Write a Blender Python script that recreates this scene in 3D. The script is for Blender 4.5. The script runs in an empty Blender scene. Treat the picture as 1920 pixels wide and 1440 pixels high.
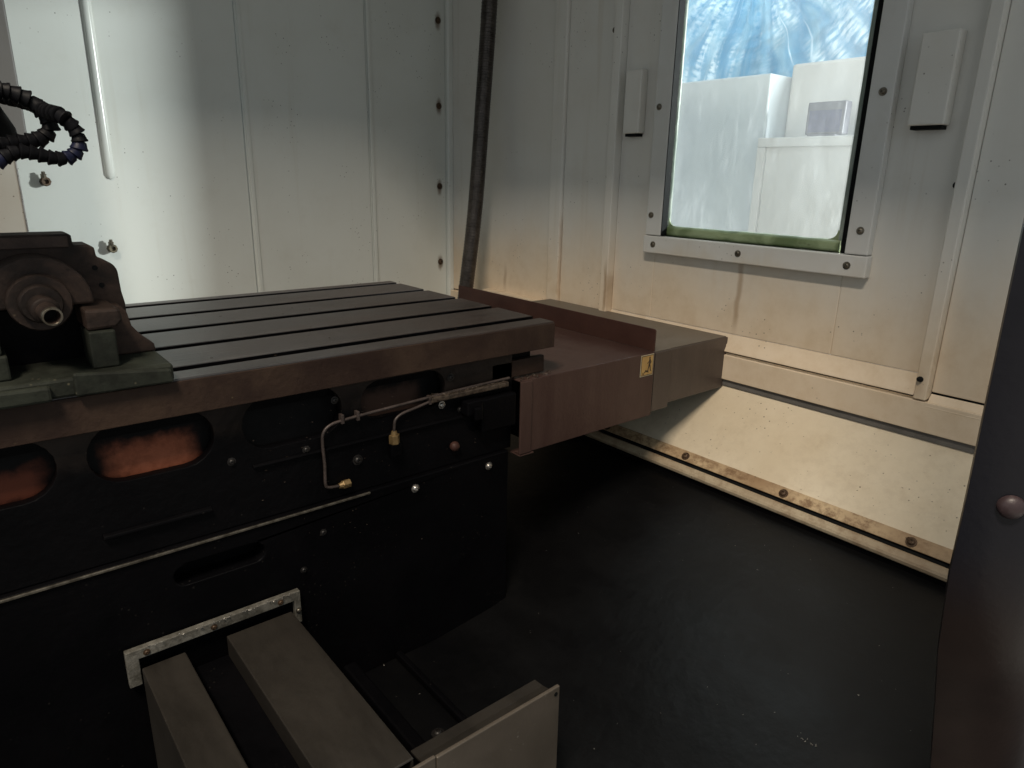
import bpy, bmesh, math, random
from mathutils import Vector, Matrix, Quaternion
from mathutils import noise as mnoise
S = bpy.context.scene
C = S.collection
rnd = random.Random(7)
ZO = 0.75            # height of the camera above the workshop floor datum; all z below are relative to the camera

# ------------------------------------------------------------------ camera, world, lamps
cam = bpy.data.cameras.new('camera'); co = bpy.data.objects.new('camera', cam); C.objects.link(co)
cam.sensor_width = 36; cam.sensor_fit = 'HORIZONTAL'; cam.lens = 1290.446 / 1920 * 36
cam.clip_start = 0.01; cam.clip_end = 100
yaw, pitch, roll = 0.692558818, 0.292935673, 0.0201481579
f = Vector((math.sin(yaw)*math.cos(pitch), math.cos(yaw)*math.cos(pitch), -math.sin(pitch)))
r0 = Vector((math.cos(yaw), -math.sin(yaw), 0)); u0 = r0.cross(f)
r = math.cos(roll)*r0 + math.sin(roll)*u0; u = -math.sin(roll)*r0 + math.cos(roll)*u0
M = Matrix((r, u, -f)).transposed().to_4x4(); M.translation = Vector((0, 0, ZO)); co.matrix_world = M
S.camera = co
S.view_settings.view_transform = 'Standard'; S.view_settings.look = 'None'
S.view_settings.exposure = 0; S.view_settings.gamma = 1
w = bpy.data.worlds.new('World'); S.world = w; w.use_nodes = True
w.node_tree.nodes['Background'].inputs[0].default_value = (0.86, 0.95, 1.0, 1)
w.node_tree.nodes['Background'].inputs[1].default_value = 0.42

def lamp(name, loc, target, size, power, color, shape='DISK', size_y=None, spread=180):
    l = bpy.data.lights.new(name, 'AREA'); l.shape = shape; l.size = size
    if size_y: l.size_y = size_y
    l.energy = power; l.color = color; l.spread = math.radians(spread)
    o = bpy.data.objects.new(name, l); C.objects.link(o)
    o.location = Vector(loc) + Vector((0, 0, ZO))
    d = Vector(target) - Vector(loc); o.rotation_euler = d.to_track_quat('-Z', 'Y').to_euler()
    return o
# workshop lamp overhead, shining down through the opening of the added roof
lamp('ceiling_lamp', (-1.0, -0.5, 2.4), (-1.0, -0.4999, 0), 0.40, 122, (1.0, 0.87, 0.71), 'RECTANGLE', 0.9)
# bright bay outside the side window, shining in through the pane onto the back wall
lamp('bay_lamp', (2.55, -0.46, 0.48), (0.4, 1.75, 0.1), 0.24, 100, (1.0, 0.985, 0.955))
# unseen fill lamp added to light the machines beyond the window
lamp('aisle_lamp', (1.75, 1.2, 1.9), (2.1, 1.4, 0.1), 0.5, 11, (0.96, 1.0, 1.0), 'RECTANGLE', 1.6)
# daylight behind the blue sheet
lamp('daylight_lamp', (4.1, 2.2, 1.3), (3.2, 2.1, 0.7), 1.2, 58, (0.95, 1.0, 1.0))

# ------------------------------------------------------------------ node helpers
class NG:
    def __init__(s, name):
        s.m = bpy.data.materials.new(name); s.m.use_nodes = True
        s.t = s.m.node_tree; s.n = s.t.nodes; s.l = s.t.links
        s.b = s.n['Principled BSDF']; s.co = s.n.new('ShaderNodeTexCoord')
        s.geo = None
    def node(s, typ, **kw):
        n = s.n.new(typ)
        for k, v in kw.items():
            if hasattr(n, k): setattr(n, k, v)
        return n
    def put(s, sock, v):
        if v is None: return
        if hasattr(v, 'is_linked') or isinstance(v, bpy.types.NodeSocket): s.l.new(v, sock)
        else:
            if isinstance(v, (tuple, list)) and len(v) == 3 and sock.type == 'RGBA': v = (*v, 1)
            sock.default_value = v
    def math(s, op, a, b=None, clamp=False):
        n = s.n.new('ShaderNodeMath'); n.operation = op; n.use_clamp = clamp
        s.put(n.inputs[0], a); s.put(n.inputs[1], b); return n.outputs[0]
    def pos(s):
        if s.geo is None: s.geo = s.n.new('ShaderNodeNewGeometry')
        return s.geo.outputs['Position']
    def xyz(s):
        n = s.n.new('ShaderNodeSeparateXYZ'); s.l.new(s.pos(), n.inputs[0]); return n.outputs
    def noise(s, scale=5, detail=4, rough=.55, stretch=(1, 1, 1), dist=0, off=(0, 0, 0)):
        mp = s.n.new('ShaderNodeMapping'); s.l.new(s.pos(), mp.inputs[0])
        mp.inputs['Scale'].default_value = stretch; mp.inputs['Location'].default_value = off
        n = s.n.new('ShaderNodeTexNoise'); s.l.new(mp.outputs[0], n.inputs['Vector'])
        n.inputs['Scale'].default_value = scale; n.inputs['Detail'].default_value = detail
        n.inputs['Roughness'].default_value = rough; n.inputs['Distortion'].default_value = dist
        return n.outputs[0]
    def voro(s, scale=50):
        n = s.n.new('ShaderNodeTexVoronoi'); s.l.new(s.pos(), n.inputs['Vector']); n.inputs['Scale'].default_value = scale
        return n.outputs['Distance'], n.outputs['Color']
    def ramp(s, v, a, b, lo=0., hi=1.):
        n = s.n.new('ShaderNodeMapRange'); n.interpolation_type = 'SMOOTHSTEP'
        s.put(n.inputs['Value'], v)
        if a <= b:
            n.inputs['From Min'].default_value = a; n.inputs['From Max'].default_value = b
            n.inputs['To Min'].default_value = lo; n.inputs['To Max'].default_value = hi
        else:
            n.inputs['From Min'].default_value = b; n.inputs['From Max'].default_value = a
            n.inputs['To Min'].default_value = hi; n.inputs['To Max'].default_value = lo
        return n.outputs[0]
    def mix(s, fac, a, b):
        n = s.n.new('ShaderNodeMix'); n.data_type = 'RGBA'
        s.put(n.inputs[0], fac); s.put(n.inputs[6], a); s.put(n.inputs[7], b); return n.outputs[2]
    def bump(s, h, strength=.3, dist=.001, prev=None):
        n = s.n.new('ShaderNodeBump'); s.put(n.inputs['Height'], h)
        n.inputs['Strength'].default_value = strength; n.inputs['Distance'].default_value = dist
        if prev is not None: s.l.new(prev, n.inputs['Normal'])
        return n.outputs[0]
    def out(s, col=None, rough=None, metal=None, normal=None, **kw):
        if col is not None: s.put(s.b.inputs['Base Color'], col)
        if rough is not None: s.put(s.b.inputs['Roughness'], rough)
        if metal is not None: s.put(s.b.inputs['Metallic'], metal)
        if normal is not None: s.l.new(normal, s.b.inputs['Normal'])
        for k, v in kw.items(): s.put(s.b.inputs[k.replace('_', ' ')], v)
        return s.m

def paint(name, base, dirt, amount=.35, speck=.5, rough=.42, drip=.4, low=None, low_col=None, rust_rows=None, streaks=(), mess=0):
    g = NG(name)
    n1 = g.ramp(g.noise(3.1, 5), .38, .75); n2 = g.ramp(g.noise(14, 6, .65), .5, .8)
    col = g.mix(g.math('MULTIPLY', n1, amount), base, dirt)
    col = g.mix(g.math('MULTIPLY', n2, amount * .7), col, dirt)
    if drip:
        d = g.ramp(g.noise(2.0, 5, .6, (16, 16, .8)), .56, .8)
        col = g.mix(g.math('MULTIPLY', d, drip), col, (dirt[0]*.75, dirt[1]*.66, dirt[2]*.52))
    if low is not None:       # coolant stain climbing up from the splash line, ragged upper edge
        z = g.math('ADD', g.xyz()[2], g.math('MULTIPLY', g.math('SUBTRACT', g.noise(6, 5, .6, (1, 1, .35)), .5), .22))
        m = g.ramp(z, low[0] + ZO, low[1] + ZO)
        col = g.mix(m, col, g.mix(g.ramp(g.noise(22, 5, .7), .35, .8), low_col, (low_col[0]*.88, low_col[1]*.84, low_col[2]*.78)))
    dist, vc = g.voro(85)
    sp = g.math('MULTIPLY', g.ramp(dist, .14, .06), g.ramp(g.noise(9, 3), .52, .62))
    col = g.mix(g.math('MULTIPLY', sp, speck), col, (.06, .045, .03))
    if mess:                  # ragged baked-on coolant and rust
        mm_ = g.math('MULTIPLY', g.ramp(g.noise(62, 7, .75, (1, .8, 1), .1), .42, .64), g.ramp(g.noise(7, 3), .35, .55, .35, 1.))
        col = g.mix(g.math('MULTIPLY', mm_, mess), col, (.17, .095, .045))
    if rust_rows:             # rust halo with a run below each screw of a vertical row
        x0, z0, dz, nmax = rust_rows
        o = g.xyz()
        dx = g.math('SUBTRACT', o[0], x0)
        zz = g.math('SUBTRACT', o[2], z0 + ZO)
        zm = g.math('SUBTRACT', g.math('PINGPONG', zz, dz / 2), 0)
        dd = g.math('SQRT', g.math('ADD', g.math('MULTIPLY', dx, g.math('MULTIPLY', dx, 2.4)), g.math('MULTIPLY', zm, g.math('MULTIPLY', zm, .45))))
        dd = g.math('ADD', dd, g.math('MULTIPLY', g.math('SUBTRACT', g.noise(60, 4), .5), .012))
        col = g.mix(g.ramp(dd, .020, .006, 0, .8), col, (.13, .075, .035))
    for (yc, zt, zb, wd, st) in streaks:   # rust runs: (y, top, bottom, width, strength)
        o = g.xyz()
        dy = g.math('ABSOLUTE', g.math('ADD', g.math('SUBTRACT', o[1], yc), g.math('MULTIPLY', g.math('SUBTRACT', g.noise(14, 3, .5, (.2, .2, 1)), .5), .02)))
        mk = g.math('MULTIPLY', g.ramp(dy, wd, wd * .15), g.math('MULTIPLY', g.ramp(o[2], zt + ZO + .03, zt + ZO - .03), g.ramp(o[2], zb + ZO, zb + ZO + .05)))
        col = g.mix(g.math('MULTIPLY', mk, st), col, (.30, .19, .10))
    gr = g.noise(420, 2, .5); 
    nb = g.bump(gr, .12, .0006); nb = g.bump(g.noise(5, 2), .25, .004, nb)
    rr = g.math('ADD', rough, g.math('MULTIPLY', n2, .25))
    return g.out(col, rr, 0., nb)

def metal(name, base, base2, rough=.45, metal_=.6, scale=9, stretch=(1, 1, 1), bump=.3, spots=None, fine=160, spec=.5):
    g = NG(name)
    n1 = g.noise(scale, 7, .65, stretch, .4)
    col = g.mix(g.ramp(n1, .3, .7), base, base2)
    col = g.mix(g.ramp(g.noise(scale * 5, 5, .7), .45, .75, 0, .6), col, base)
    if spots is not None:
        d, _ = g.voro(130); sp = g.math('MULTIPLY', g.ramp(d, .2, .07), g.ramp(g.noise(17, 3), .55, .68))
        col = g.mix(sp, col, spots)
    nb = g.bump(g.noise(fine, 4, .6), bump, .0012)
    rr = g.math('ADD', rough - .1, g.math('MULTIPLY', n1, .25))
    return g.out(col, rr, metal_, nb, Specular_IOR_Level=spec)

MT = {}
MT['wall'] = paint('grey_white_paint', (.70, .725, .69), (.55, .55, .49), .35, .8, .40, .18, rust_rows=(1.196, -.259, .2245, 4))
MT['wallgloss'] = paint('glossy_bead_paint', (.70, .725, .69), (.55, .55, .49), .2, .5, .17, 0)
MT['side'] = paint('side_wall_paint', (.70, .69, .65), (.58, .53, .45), .35, .8, .45, .3, (-.06, -.30), (.70, .585, .445), streaks=((.779, -.150, -.31, .009, .55), (1.125, -.20, -.33, .008, .7), (1.298, -.10, -.33, .005, .35), (.412, -.305, -.36, .01, .35), (1.53, -.25, -.33, .010, .5)))
MT['apron'] = paint('apron_paint', (.72, .635, .49), (.52, .42, .28), .6, 1., .42, .15, mess=.10)
MT['apron_edge'] = paint('rusty_apron_edge', (.58, .44, .27), (.22, .12, .055), 1., 1., .5, .6, mess=.85)
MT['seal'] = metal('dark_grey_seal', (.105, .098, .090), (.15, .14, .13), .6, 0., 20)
MT['rolled'] = paint('yellowed_rolled_edge', (.46, .385, .27), (.22, .14, .08), .8, 1., .5, .4, mess=.45)
MT['frame'] = paint('frame_paint', (.66, .665, .65), (.48, .45, .39), .4, .6, .36, .3, (-.12, -.20), (.60, .55, .46))
MT['column'] = paint('column_paint', (.40, .41, .39), (.30, .27, .22), .6, .8, .5, .3)
MT['column2'] = paint('dark_column_paint', (.15, .155, .155), (.12, .11, .10), .6, .8, .5, .3)
MT['black'] = metal('black_casting_paint', (.0012, .0012, .0016), (.0027, .0025, .0031), .45, 0., 6, (1, 1, 1), .6, (.020, .018, .016), 90, spec=.07)
g = NG('ground_table_steel')     # ground steel, darker and browner towards the cover end
n1 = g.noise(5, 7, .65, (1, 6, 1), .4)
col = g.mix(g.ramp(n1, .3, .7), (.062, .059, .060), (.105, .100, .100))
tint = g.math('ADD', g.xyz()[0], g.math('MULTIPLY', g.math('SUBTRACT', g.noise(5, 5, .6), .5), .5))
col = g.mix(g.ramp(tint, .25, .62), col, g.mix(g.ramp(n1, .3, .7), (.046, .034, .029), (.072, .055, .048)))
d, _ = g.voro(130); sp_ = g.math('MULTIPLY', g.ramp(d, .2, .07), g.ramp(g.noise(17, 3), .55, .68))
col = g.mix(sp_, col, (.02, .016, .013))
scr = g.ramp(g.noise(30, 3, .6, (.12, 3, 1), .2), .62, .75)
MT['table'] = g.out(col, g.math('ADD', .26, g.math('MULTIPLY', n1, .25)), .4, g.bump(scr, .25, .0006, g.bump(g.noise(300, 4), .22, .0012)))
MT['tedge'] = metal('rusty_table_edge', (.024, .0135, .0105), (.056, .035, .024), .6, .1, 7, (1, 1, 1), .55, (.07, .05, .03), spec=.2)
MT['cover'] = metal('brown_oiled_steel', (.054, .029, .025), (.078, .047, .039), .38, .25, 4, (4, 1, .5), .25, (.03, .02, .015), spec=.3)
MT['cover2'] = metal('grey_oiled_steel', (.105, .090, .074), (.15, .132, .11), .4, .3, 5, (1, 3, 1), .2, (.05, .04, .03))
MT['cover3'] = metal('brown_outer_steel', (.060, .045, .038), (.086, .066, .055), .45, .2, 5, (5, 1, .6), .2, (.04, .025, .02))
MT['maroon'] = metal('maroon_guard_steel', (.035, .015, .012), (.060, .028, .021), .5, .1, 6, (1, 1, 1), .25, spec=.25)
MT['rust'] = metal('rusty_brown_iron', (.014, .010, .0085), (.062, .040, .031), .6, .1, 22, (1, 1, 1), .6, (.12, .09, .06), spec=.25)
MT['rust2'] = metal('lighter_worn_rust', (.040, .027, .022), (.075, .052, .043), .6, .1, 16, (1, 1, 1), .6, (.12, .09, .06), spec=.25)
MT['green'] = metal('green_grey_worn_iron', (.012, .013, .010), (.036, .041, .031), .6, .1, 14, (1, 1, 1), .5, (.10, .09, .06), spec=.2)
MT['bright'] = metal('worn_bright_steel', (.45, .42, .38), (.68, .65, .62), .25, .9, 30)
MT['screw'] = metal('dull_screw_steel', (.10, .085, .065), (.30, .27, .22), .35, .85, 60)
MT['rusty_screw'] = metal('rusty_screw_steel', (.045, .026, .014), (.12, .075, .045), .5, .5, 60)
MT['dark_bolt'] = metal('dark_oily_bolt', (.010, .009, .009), (.034, .031, .029), .4, .4, 60)
MT['brass'] = metal('old_brass', (.16, .105, .045), (.27, .185, .085), .42, .6, 60)
MT['oldfit'] = metal('tarnished_fitting', (.055, .045, .028), (.15, .125, .085), .45, .6, 60)
MT['copper'] = metal('grimy_copper_tube', (.035, .027, .024), (.075, .056, .050), .45, .3, 40)
MT['orange'] = metal('orange_primer', (.090, .026, .014), (.15, .048, .026), .6, 0., 12, (1, 1, 1), .3, (.12, .05, .03))
MT['reddark'] = metal('dark_red_primer', (.045, .014, .010), (.075, .025, .017), .6, 0., 12, (1, 1, 1), .3, (.03, .012, .01))
MT['brownint'] = metal('brown_primer', (.06, .035, .025), (.11, .06, .04), .6, 0., 12)
MT['rail'] = metal('olive_grey_slide_steel', (.016, .0135, .0108), (.030, .0255, .0205), .45, .15, 4, (4, 1, 1), .15, (.03, .02, .02))
MT['flange'] = metal('pitted_pale_flange', (.040, .036, .026), (.20, .19, .165), .6, .2, 30, (1, 1, 1), .8, (.06, .045, .02))
MT['plate'] = metal('tan_end_plate', (.090, .076, .060), (.135, .112, .090), .36, .2, 4, (1, 1, 1), .2, (.45, .42, .38))
MT['hose'] = metal('black_hose_plastic', (.0022, .0022, .003), (.005, .005, .0065), .5, 0., 40, spec=.15)
MT['bluehose'] = metal('dark_blue_hose_plastic', (.003, .0045, .018), (.006, .008, .028), .45, 0., 40, spec=.25)
MT['conduit'] = metal('grey_brown_conduit', (.048, .040, .035), (.10, .086, .076), .28, .7, 30)
MT['rubber'] = metal('black_rubber', (.005, .0055, .006), (.011, .012, .012), .6, 0., 40, spec=.08)
g = NG('worn_post_paint')     # blue-black paint, a brown reflection painted into the lower length
wz = g.math('ADD', g.xyz()[2], g.math('MULTIPLY', g.math('SUBTRACT', g.noise(7, 5, .6, (1, 1, .4)), .5), .12))
col = g.mix(g.ramp(wz, ZO - .36, ZO - .26), g.mix(g.ramp(g.noise(9, 4), .35, .65), (.021, .0145, .013), (.034, .023, .020)), g.mix(g.ramp(g.noise(6, 4), .35, .65), (.0065, .007, .0105), (.012, .012, .0165)))
MT['post'] = g.out(col, .33, .15, g.bump(g.noise(120, 3), .25, .001), Specular_IOR_Level=.3)
MT['knob'] = metal('brown_pink_plastic', (.035, .022, .024), (.055, .034, .035), .4, 0., 30)
MT['swarf'] = metal('bright_swarf', (.35, .32, .28), (.7, .66, .6), .3, .8, 80)
MT['grime'] = metal('oily_swarf_grime', (.035, .024, .018), (.13, .10, .075), .4, .5, 120, (1, 1, 1), .9)
MT['cab'] = paint('cabinet_white_paint', (.56, .565, .56), (.47, .48, .475), .3, .0, .4, .1)
MT['cab2'] = paint('cabinet_blue_grey_paint', (.56, .62, .66), (.47, .53, .58), .4, .0, .4, .1)
MT['bluegrey'] = metal('monitor_screen', (.020, .020, .075), (.040, .040, .12), .4, 0., 60)
MT['bezel'] = metal('monitor_bezel', (.07, .07, .09), (.11, .11, .13), .4, 0., 30)
MT['concrete'] = metal('workshop_concrete', (.22, .22, .21), (.32, .32, .30), .7, 0., 3)
MT['yellow'] = metal('faded_yellow_print', (.36, .215, .065), (.48, .31, .11), .45, 0., 40, (1, 1, 1), .1)
MT['yedge'] = metal('pale_label_border', (.42, .36, .24), (.52, .46, .32), .45, 0., 40, (1, 1, 1), .1)
MT['ink'] = metal('dark_label_ink', (.03, .018, .008), (.06, .035, .014), .5, 0., 40, (1, 1, 1), .1)

g = NG('dusty_black_casting')    # brown oily dust caught under the table overhang
n1 = g.noise(6, 7, .65, (1, 1, 1), .4); zz = g.math('ADD', g.xyz()[2], g.math('MULTIPLY', g.math('SUBTRACT', g.noise(18, 5, .65), .5), .05))
col = g.mix(g.ramp(n1, .3, .7), (.0012, .0012, .0016), (.0030, .0028, .0034))
col = g.mix(g.math('MULTIPLY', g.ramp(zz, ZO - .310, ZO - .262), g.ramp(n1, .25, .58)), col, (.034, .026, .022))
d, _ = g.voro(120); sp_ = g.math('MULTIPLY', g.ramp(d, .16, .06), g.ramp(g.noise(14, 4, .7), .56, .66))
col = g.mix(sp_, col, (.045, .040, .036))
MT['dusty'] = g.out(col, .45, 0., g.bump(g.noise(90, 4, .6), .6, .0012), Specular_IOR_Level=.09)
# black with soft ragged patches of orange and brown primer colour
g = NG('chipped_primer')
o = g.xyz(); nz_ = g.math('MULTIPLY', g.math('SUBTRACT', g.noise(38, 5, .6), .5), .030)
def patch(x0, x1, z0, z1):
    ax = g.math('ADD', g.math('ABSOLUTE', g.math('SUBTRACT', o[0], (x0 + x1) / 2)), nz_); az = g.math('ADD', g.math('ABSOLUTE', g.math('SUBTRACT', o[2], (z0 + z1) / 2 + ZO)), nz_)
    hx, hz = (x1 - x0) / 2, (z1 - z0) / 2
    return g.math('MULTIPLY', g.ramp(ax, hx + .010, hx - .016), g.ramp(az, hz + .008, hz - .010))
n_ = g.noise(60, 5, .7)
col = g.mix(g.ramp(n_, .3, .7), (.0016, .0015, .0018), (.004, .0036, .004))
col = g.mix(patch(.100, .193, -.333, -.290), col, g.mix(g.ramp(n_, .3, .7), (.20, .060, .030), (.32, .105, .056)))
col = g.mix(g.math('MULTIPLY', patch(-.06, .046, -.328, -.296), .45), col, (.30, .085, .045))
col = g.mix(g.math('MULTIPLY', patch(.405, .50, -.330, -.285), .8), col, (.075, .042, .030))
MT['primer'] = g.out(col, .6, 0., g.bump(n_, .4, .001), Specular_IOR_Level=.15)
# black chip pan: matt black paint with drag marks of oil and glinting specks
g = NG('black_pan_paint')
n = g.noise(2.2, 5, .6, (1, 1, 1), .6)
col = g.mix(g.ramp(n, .35, .7), (.0014, .0014, .0017), (.0034, .0034, .0038))
d, vc = g.voro(110)
sp = g.math('MULTIPLY', g.ramp(d, .13, .05), g.ramp(g.noise(6, 4, .7), .60, .70))
col = g.mix(sp, col, (.07, .066, .062))
MT['pan'] = g.out(col, g.ramp(g.noise(3.5, 6, .7, (1, .4, 1)), .3, .7, .34, .52), 0., g.bump(g.noise(60, 4), .30, .002, g.bump(g.noise(5, 3), .3, .01)), Specular_IOR_Level=.34)
# rust-coloured sealant / algae strip along the window
g = NG('green_sealant')
n = g.noise(16, 4, .5, (1, 1, 1.4), .8)
col = g.mix(g.ramp(n, .35, .65), (.13, .18, .08), (.30, .37, .21)); col = g.mix(g.ramp(g.noise(30, 3, .5), .60, .68, 0, .8), col, (.09, .10, .045))
MT['sealant'] = g.out(col, .35, 0., g.bump(n, .25, .002))
g = NG('pale_green_sealant')
n = g.noise(24, 5, .6, (1, 1, .5), 1.2)
col = g.mix(g.ramp(n, .35, .65), (.20, .25, .21), (.36, .41, .36))
MT['sealant2'] = g.out(col, .35, 0., g.bump(n, .6, .003))
# hazy, coolant-filmed window pane
g = NG('filmed_glass')
tr = g.node('ShaderNodeBsdfTransparent'); tr.inputs[0].default_value = (.93, .97, .97, 1)
tl = g.node('ShaderNodeBsdfTranslucent'); tl.inputs[0].default_value = (.90, .95, .98, 1)
gl = g.node('ShaderNodeBsdfGlossy'); gl.inputs['Roughness'].default_value = .15; gl.inputs[0].default_value = (.8, .85, .85, 1)
m1 = g.node('ShaderNodeMixShader'); m2 = g.node('ShaderNodeMixShader')
film = g.math('ADD', g.ramp(g.noise(4, 6, .6, (1, 1, .5), .5), .35, .75, .03, .09), g.ramp(g.noise(30, 5, .7, (1, 3, .6)), .5, .8, 0, .06))
g.l.new(film, m1.inputs[0]); g.l.new(tr.outputs[0], m1.inputs[1]); g.l.new(tl.outputs[0], m1.inputs[2])
m2.inputs[0].default_value = .03; g.l.new(m1.outputs[0], m2.inputs[1]); g.l.new(gl.outputs[0], m2.inputs[2])
g.l.new(m2.outputs[0], g.n['Material Output'].inputs[0]); MT['glass'] = g.m
# crinkled blue plastic sheet
g = NG('blue_plastic_sheet')
tc = g.co.outputs['Object']
sx = g.n.new('ShaderNodeSeparateXYZ'); g.l.new(tc, sx.inputs[0])
dy = g.math('SUBTRACT', sx.outputs[1], .10); dz = g.math('SUBTRACT', 0.86, sx.outputs[2])
wob = g.math('MULTIPLY', g.math('SUBTRACT', g.noise(1.6, 2), .5), .5)
ang = g.math('ADD', g.math('ARCTAN2', dy, dz), wob); rad = g.math('SQRT', g.math('ADD', g.math('MULTIPLY', dy, dy), g.math('MULTIPLY', dz, dz)))
def polar(sa, sr, detail=4, dist=0.):
    cb = g.n.new('ShaderNodeCombineXYZ'); g.put(cb.inputs[0], g.math('MULTIPLY', ang, sa)); g.put(cb.inputs[1], g.math('MULTIPLY', rad, sr))
    q = g.n.new('ShaderNodeTexNoise'); g.l.new(cb.outputs[0], q.inputs['Vector']); q.inputs['Scale'].default_value = 1; q.inputs['Detail'].default_value = detail; q.inputs['Distortion'].default_value = dist
    return q.outputs[0]
a = polar(9, 2.2); b = polar(15, 58, 2); c = g.noise(3.0, 3); d2 = polar(34, 1.6, 2)
white = g.math('MULTIPLY', g.math('MULTIPLY', g.ramp(a, .42, .62), g.ramp(b, .30, .66)), g.ramp(c, .34, .56))  # white glare streaks painted into the sheet colour
white = g.math('MULTIPLY', white, .85)
line = g.math('MULTIPLY', g.ramp(d2, .58, .70), g.ramp(polar(5, 3), .45, .6))
white = g.math('MAXIMUM', white, line)
col = g.mix(g.ramp(polar(7, 3, 5, .5), .35, .65), (.17, .42, .58), (.38, .56, .66)); col = g.mix(white, col, (.86, .89, .91))
g.out(col, .5, 0.)
tl = g.node('ShaderNodeBsdfTranslucent'); g.l.new(col, tl.inputs[0])
ms = g.node('ShaderNodeMixShader'); ms.inputs[0].default_value = .55
nb = g.bump(b, .15, .004); g.l.new(nb, g.b.inputs['Normal'])
g.l.new(g.b.outputs[0], ms.inputs[1]); g.l.new(tl.outputs[0], ms.inputs[2]); g.l.new(ms.outputs[0], g.n['Material Output'].inputs[0])
MT['tarp'] = g.m

# ------------------------------------------------------------------ mesh helpers (all coordinates are relative to the camera)
class MB:
    def __init__(s): s.v = []; s.f = []
    def add(s, vs, fs):
        k = len(s.v); s.v += [Vector(p) for p in vs]; s.f += [tuple(i + k for i in q) for q in fs]; return s
    def box(s, x0, x1, y0, y1, z0, z1):
        return s.add([(x0,y0,z0),(x1,y0,z0),(x1,y1,z0),(x0,y1,z0),(x0,y0,z1),(x1,y0,z1),(x1,y1,z1),(x0,y1,z1)],
                     [(0,3,2,1),(4,5,6,7),(0,1,5,4),(1,2,6,5),(2,3,7,6),(3,0,4,7)])
    def prism(s, poly, axis, a, b):
        n = len(poly)
        def P(p, t): return {'x': (t, p[0], p[1]), 'y': (p[0], t, p[1]), 'z': (p[0], p[1], t)}[axis]
        vs = [P(p, a) for p in poly] + [P(p, b) for p in poly]
        fs = [tuple(range(n)), tuple(range(2*n-1, n-1, -1))] + [(i, i+n, (i+1) % n + n, (i+1) % n) for i in range(n)]
        return s.add(vs, fs)
    def tube(s, path, rad, n=12, cap=True):
        path = [Vector(p) for p in path]; rings = []; prev = None
        for i, p in enumerate(path):
            t = (path[min(i+1, len(path)-1)] - path[max(i-1, 0)]).normalized()
            if prev is None: nx = t.orthogonal().normalized()
            else: nx = (prev - t * prev.dot(t)).normalized()
            prev = nx; ny = t.cross(nx); rr = rad[i] if isinstance(rad, (list, tuple)) else rad
            rings.append([p + rr * (math.cos(2*math.pi*k/n) * nx + math.sin(2*math.pi*k/n) * ny) for k in range(n)])
        vs = [q for rg in rings for q in rg]; fs = []
        for i in range(len(path) - 1):
            for k in range(n): fs.append((i*n+k, i*n+(k+1) % n, (i+1)*n+(k+1) % n, (i+1)*n+k))
        if cap: fs.append(tuple(range(n-1, -1, -1))); fs.append(tuple(range((len(path)-1)*n, len(path)*n)))
        return s.add(vs, fs)
    def cyl(s, p, d, rad, h, n=20): 
        p = Vector(p); d = Vector(d).normalized(); return s.tube([p, p + d * h], rad, n)
    def lathe(s, p, d, prof, n=20, cap=True):      # prof: (distance along d, radius)
        p = Vector(p); d = Vector(d).normalized(); nx = d.orthogonal().normalized(); ny = d.cross(nx); vs = []; fs = []
        for a, b in prof: vs += [p + d * a + b * (math.cos(2*math.pi*k/n) * nx + math.sin(2*math.pi*k/n) * ny) for k in range(n)]
        for i in range(len(prof) - 1):
            for k in range(n): fs.append((i*n+k, i*n+(k+1) % n, (i+1)*n+(k+1) % n, (i+1)*n+k))
        if cap: fs.append(tuple(range(n-1, -1, -1))); fs.append(tuple(range((len(prof)-1)*n, len(prof)*n)))
        return s.add(vs, fs)
    def build(s, name, mat, parent=None, loc=None, bevel=0, smooth=False, seg=2):
        base = Vector(parent['_w']) if parent is not None else Vector((0, 0, 0))
        o0 = Vector(loc) if loc is not None else (base if parent is not None else Vector((0, 0, 0)))
        me = bpy.data.meshes.new(name); me.from_pydata([tuple(p - o0) for p in s.v], [], s.f)
        bm = bmesh.new(); bm.from_mesh(me); bmesh.ops.recalc_face_normals(bm, faces=bm.faces); bm.to_mesh(me); bm.free()
        me.materials.append(mat)
        if smooth: me.shade_smooth(); 
        return link(name, me, parent, o0, bevel, seg, smooth)
def link(name, me, parent, o0, bevel=0, seg=2, smooth=False):
    o = bpy.data.objects.new(name, me); C.objects.link(o)
    o['_w'] = list(o0)
    if parent is not None:
        o.parent = parent; o.location = Vector(o0) - Vector(parent['_w'])
    else: o.location = Vector(o0) + Vector((0, 0, ZO))
    if smooth:
        me.set_sharp_from_angle(angle=math.radians(42))
    if bevel:
        b = o.modifiers.new('bevel', 'BEVEL'); b.width = bevel; b.segments = seg; b.limit_method = 'ANGLE'; b.angle_limit = math.radians(40)
    return o
def thing(name, label, cat, loc, group=None):
    o = bpy.data.objects.new(name, None); C.objects.link(o); o.empty_display_size = .05
    o['_w'] = list(loc); o.location = Vector(loc) + Vector((0, 0, ZO)); return tag(o, label, cat, group)
def tag(o, label, cat, group=None):
    o['label'] = label; o['category'] = cat
    if group: o['group'] = group
    return o
def struct(o): o['kind'] = 'structure'; return o
def arc(cx, cy, rad, a0, a1, n):
    return [(cx + rad * math.cos(math.radians(a0 + (a1-a0)*i/n)), cy + rad * math.sin(math.radians(a0 + (a1-a0)*i/n))) for i in range(n+1)]
def spline(pts, sub=8):
    pts = [Vector(p) for p in pts]; out = []
    for i in range(len(pts) - 1):
        p0 = pts[max(i-1, 0)]; p1 = pts[i]; p2 = pts[i+1]; p3 = pts[min(i+2, len(pts)-1)]
        for k in range(sub):
            t = k / sub
            out.append(.5 * ((2*p1) + (-p0+p2)*t + (2*p0-5*p1+4*p2-p3)*t*t + (-p0+3*p1-3*p2+p3)*t**3))
    out.append(pts[-1]); return out
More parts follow.
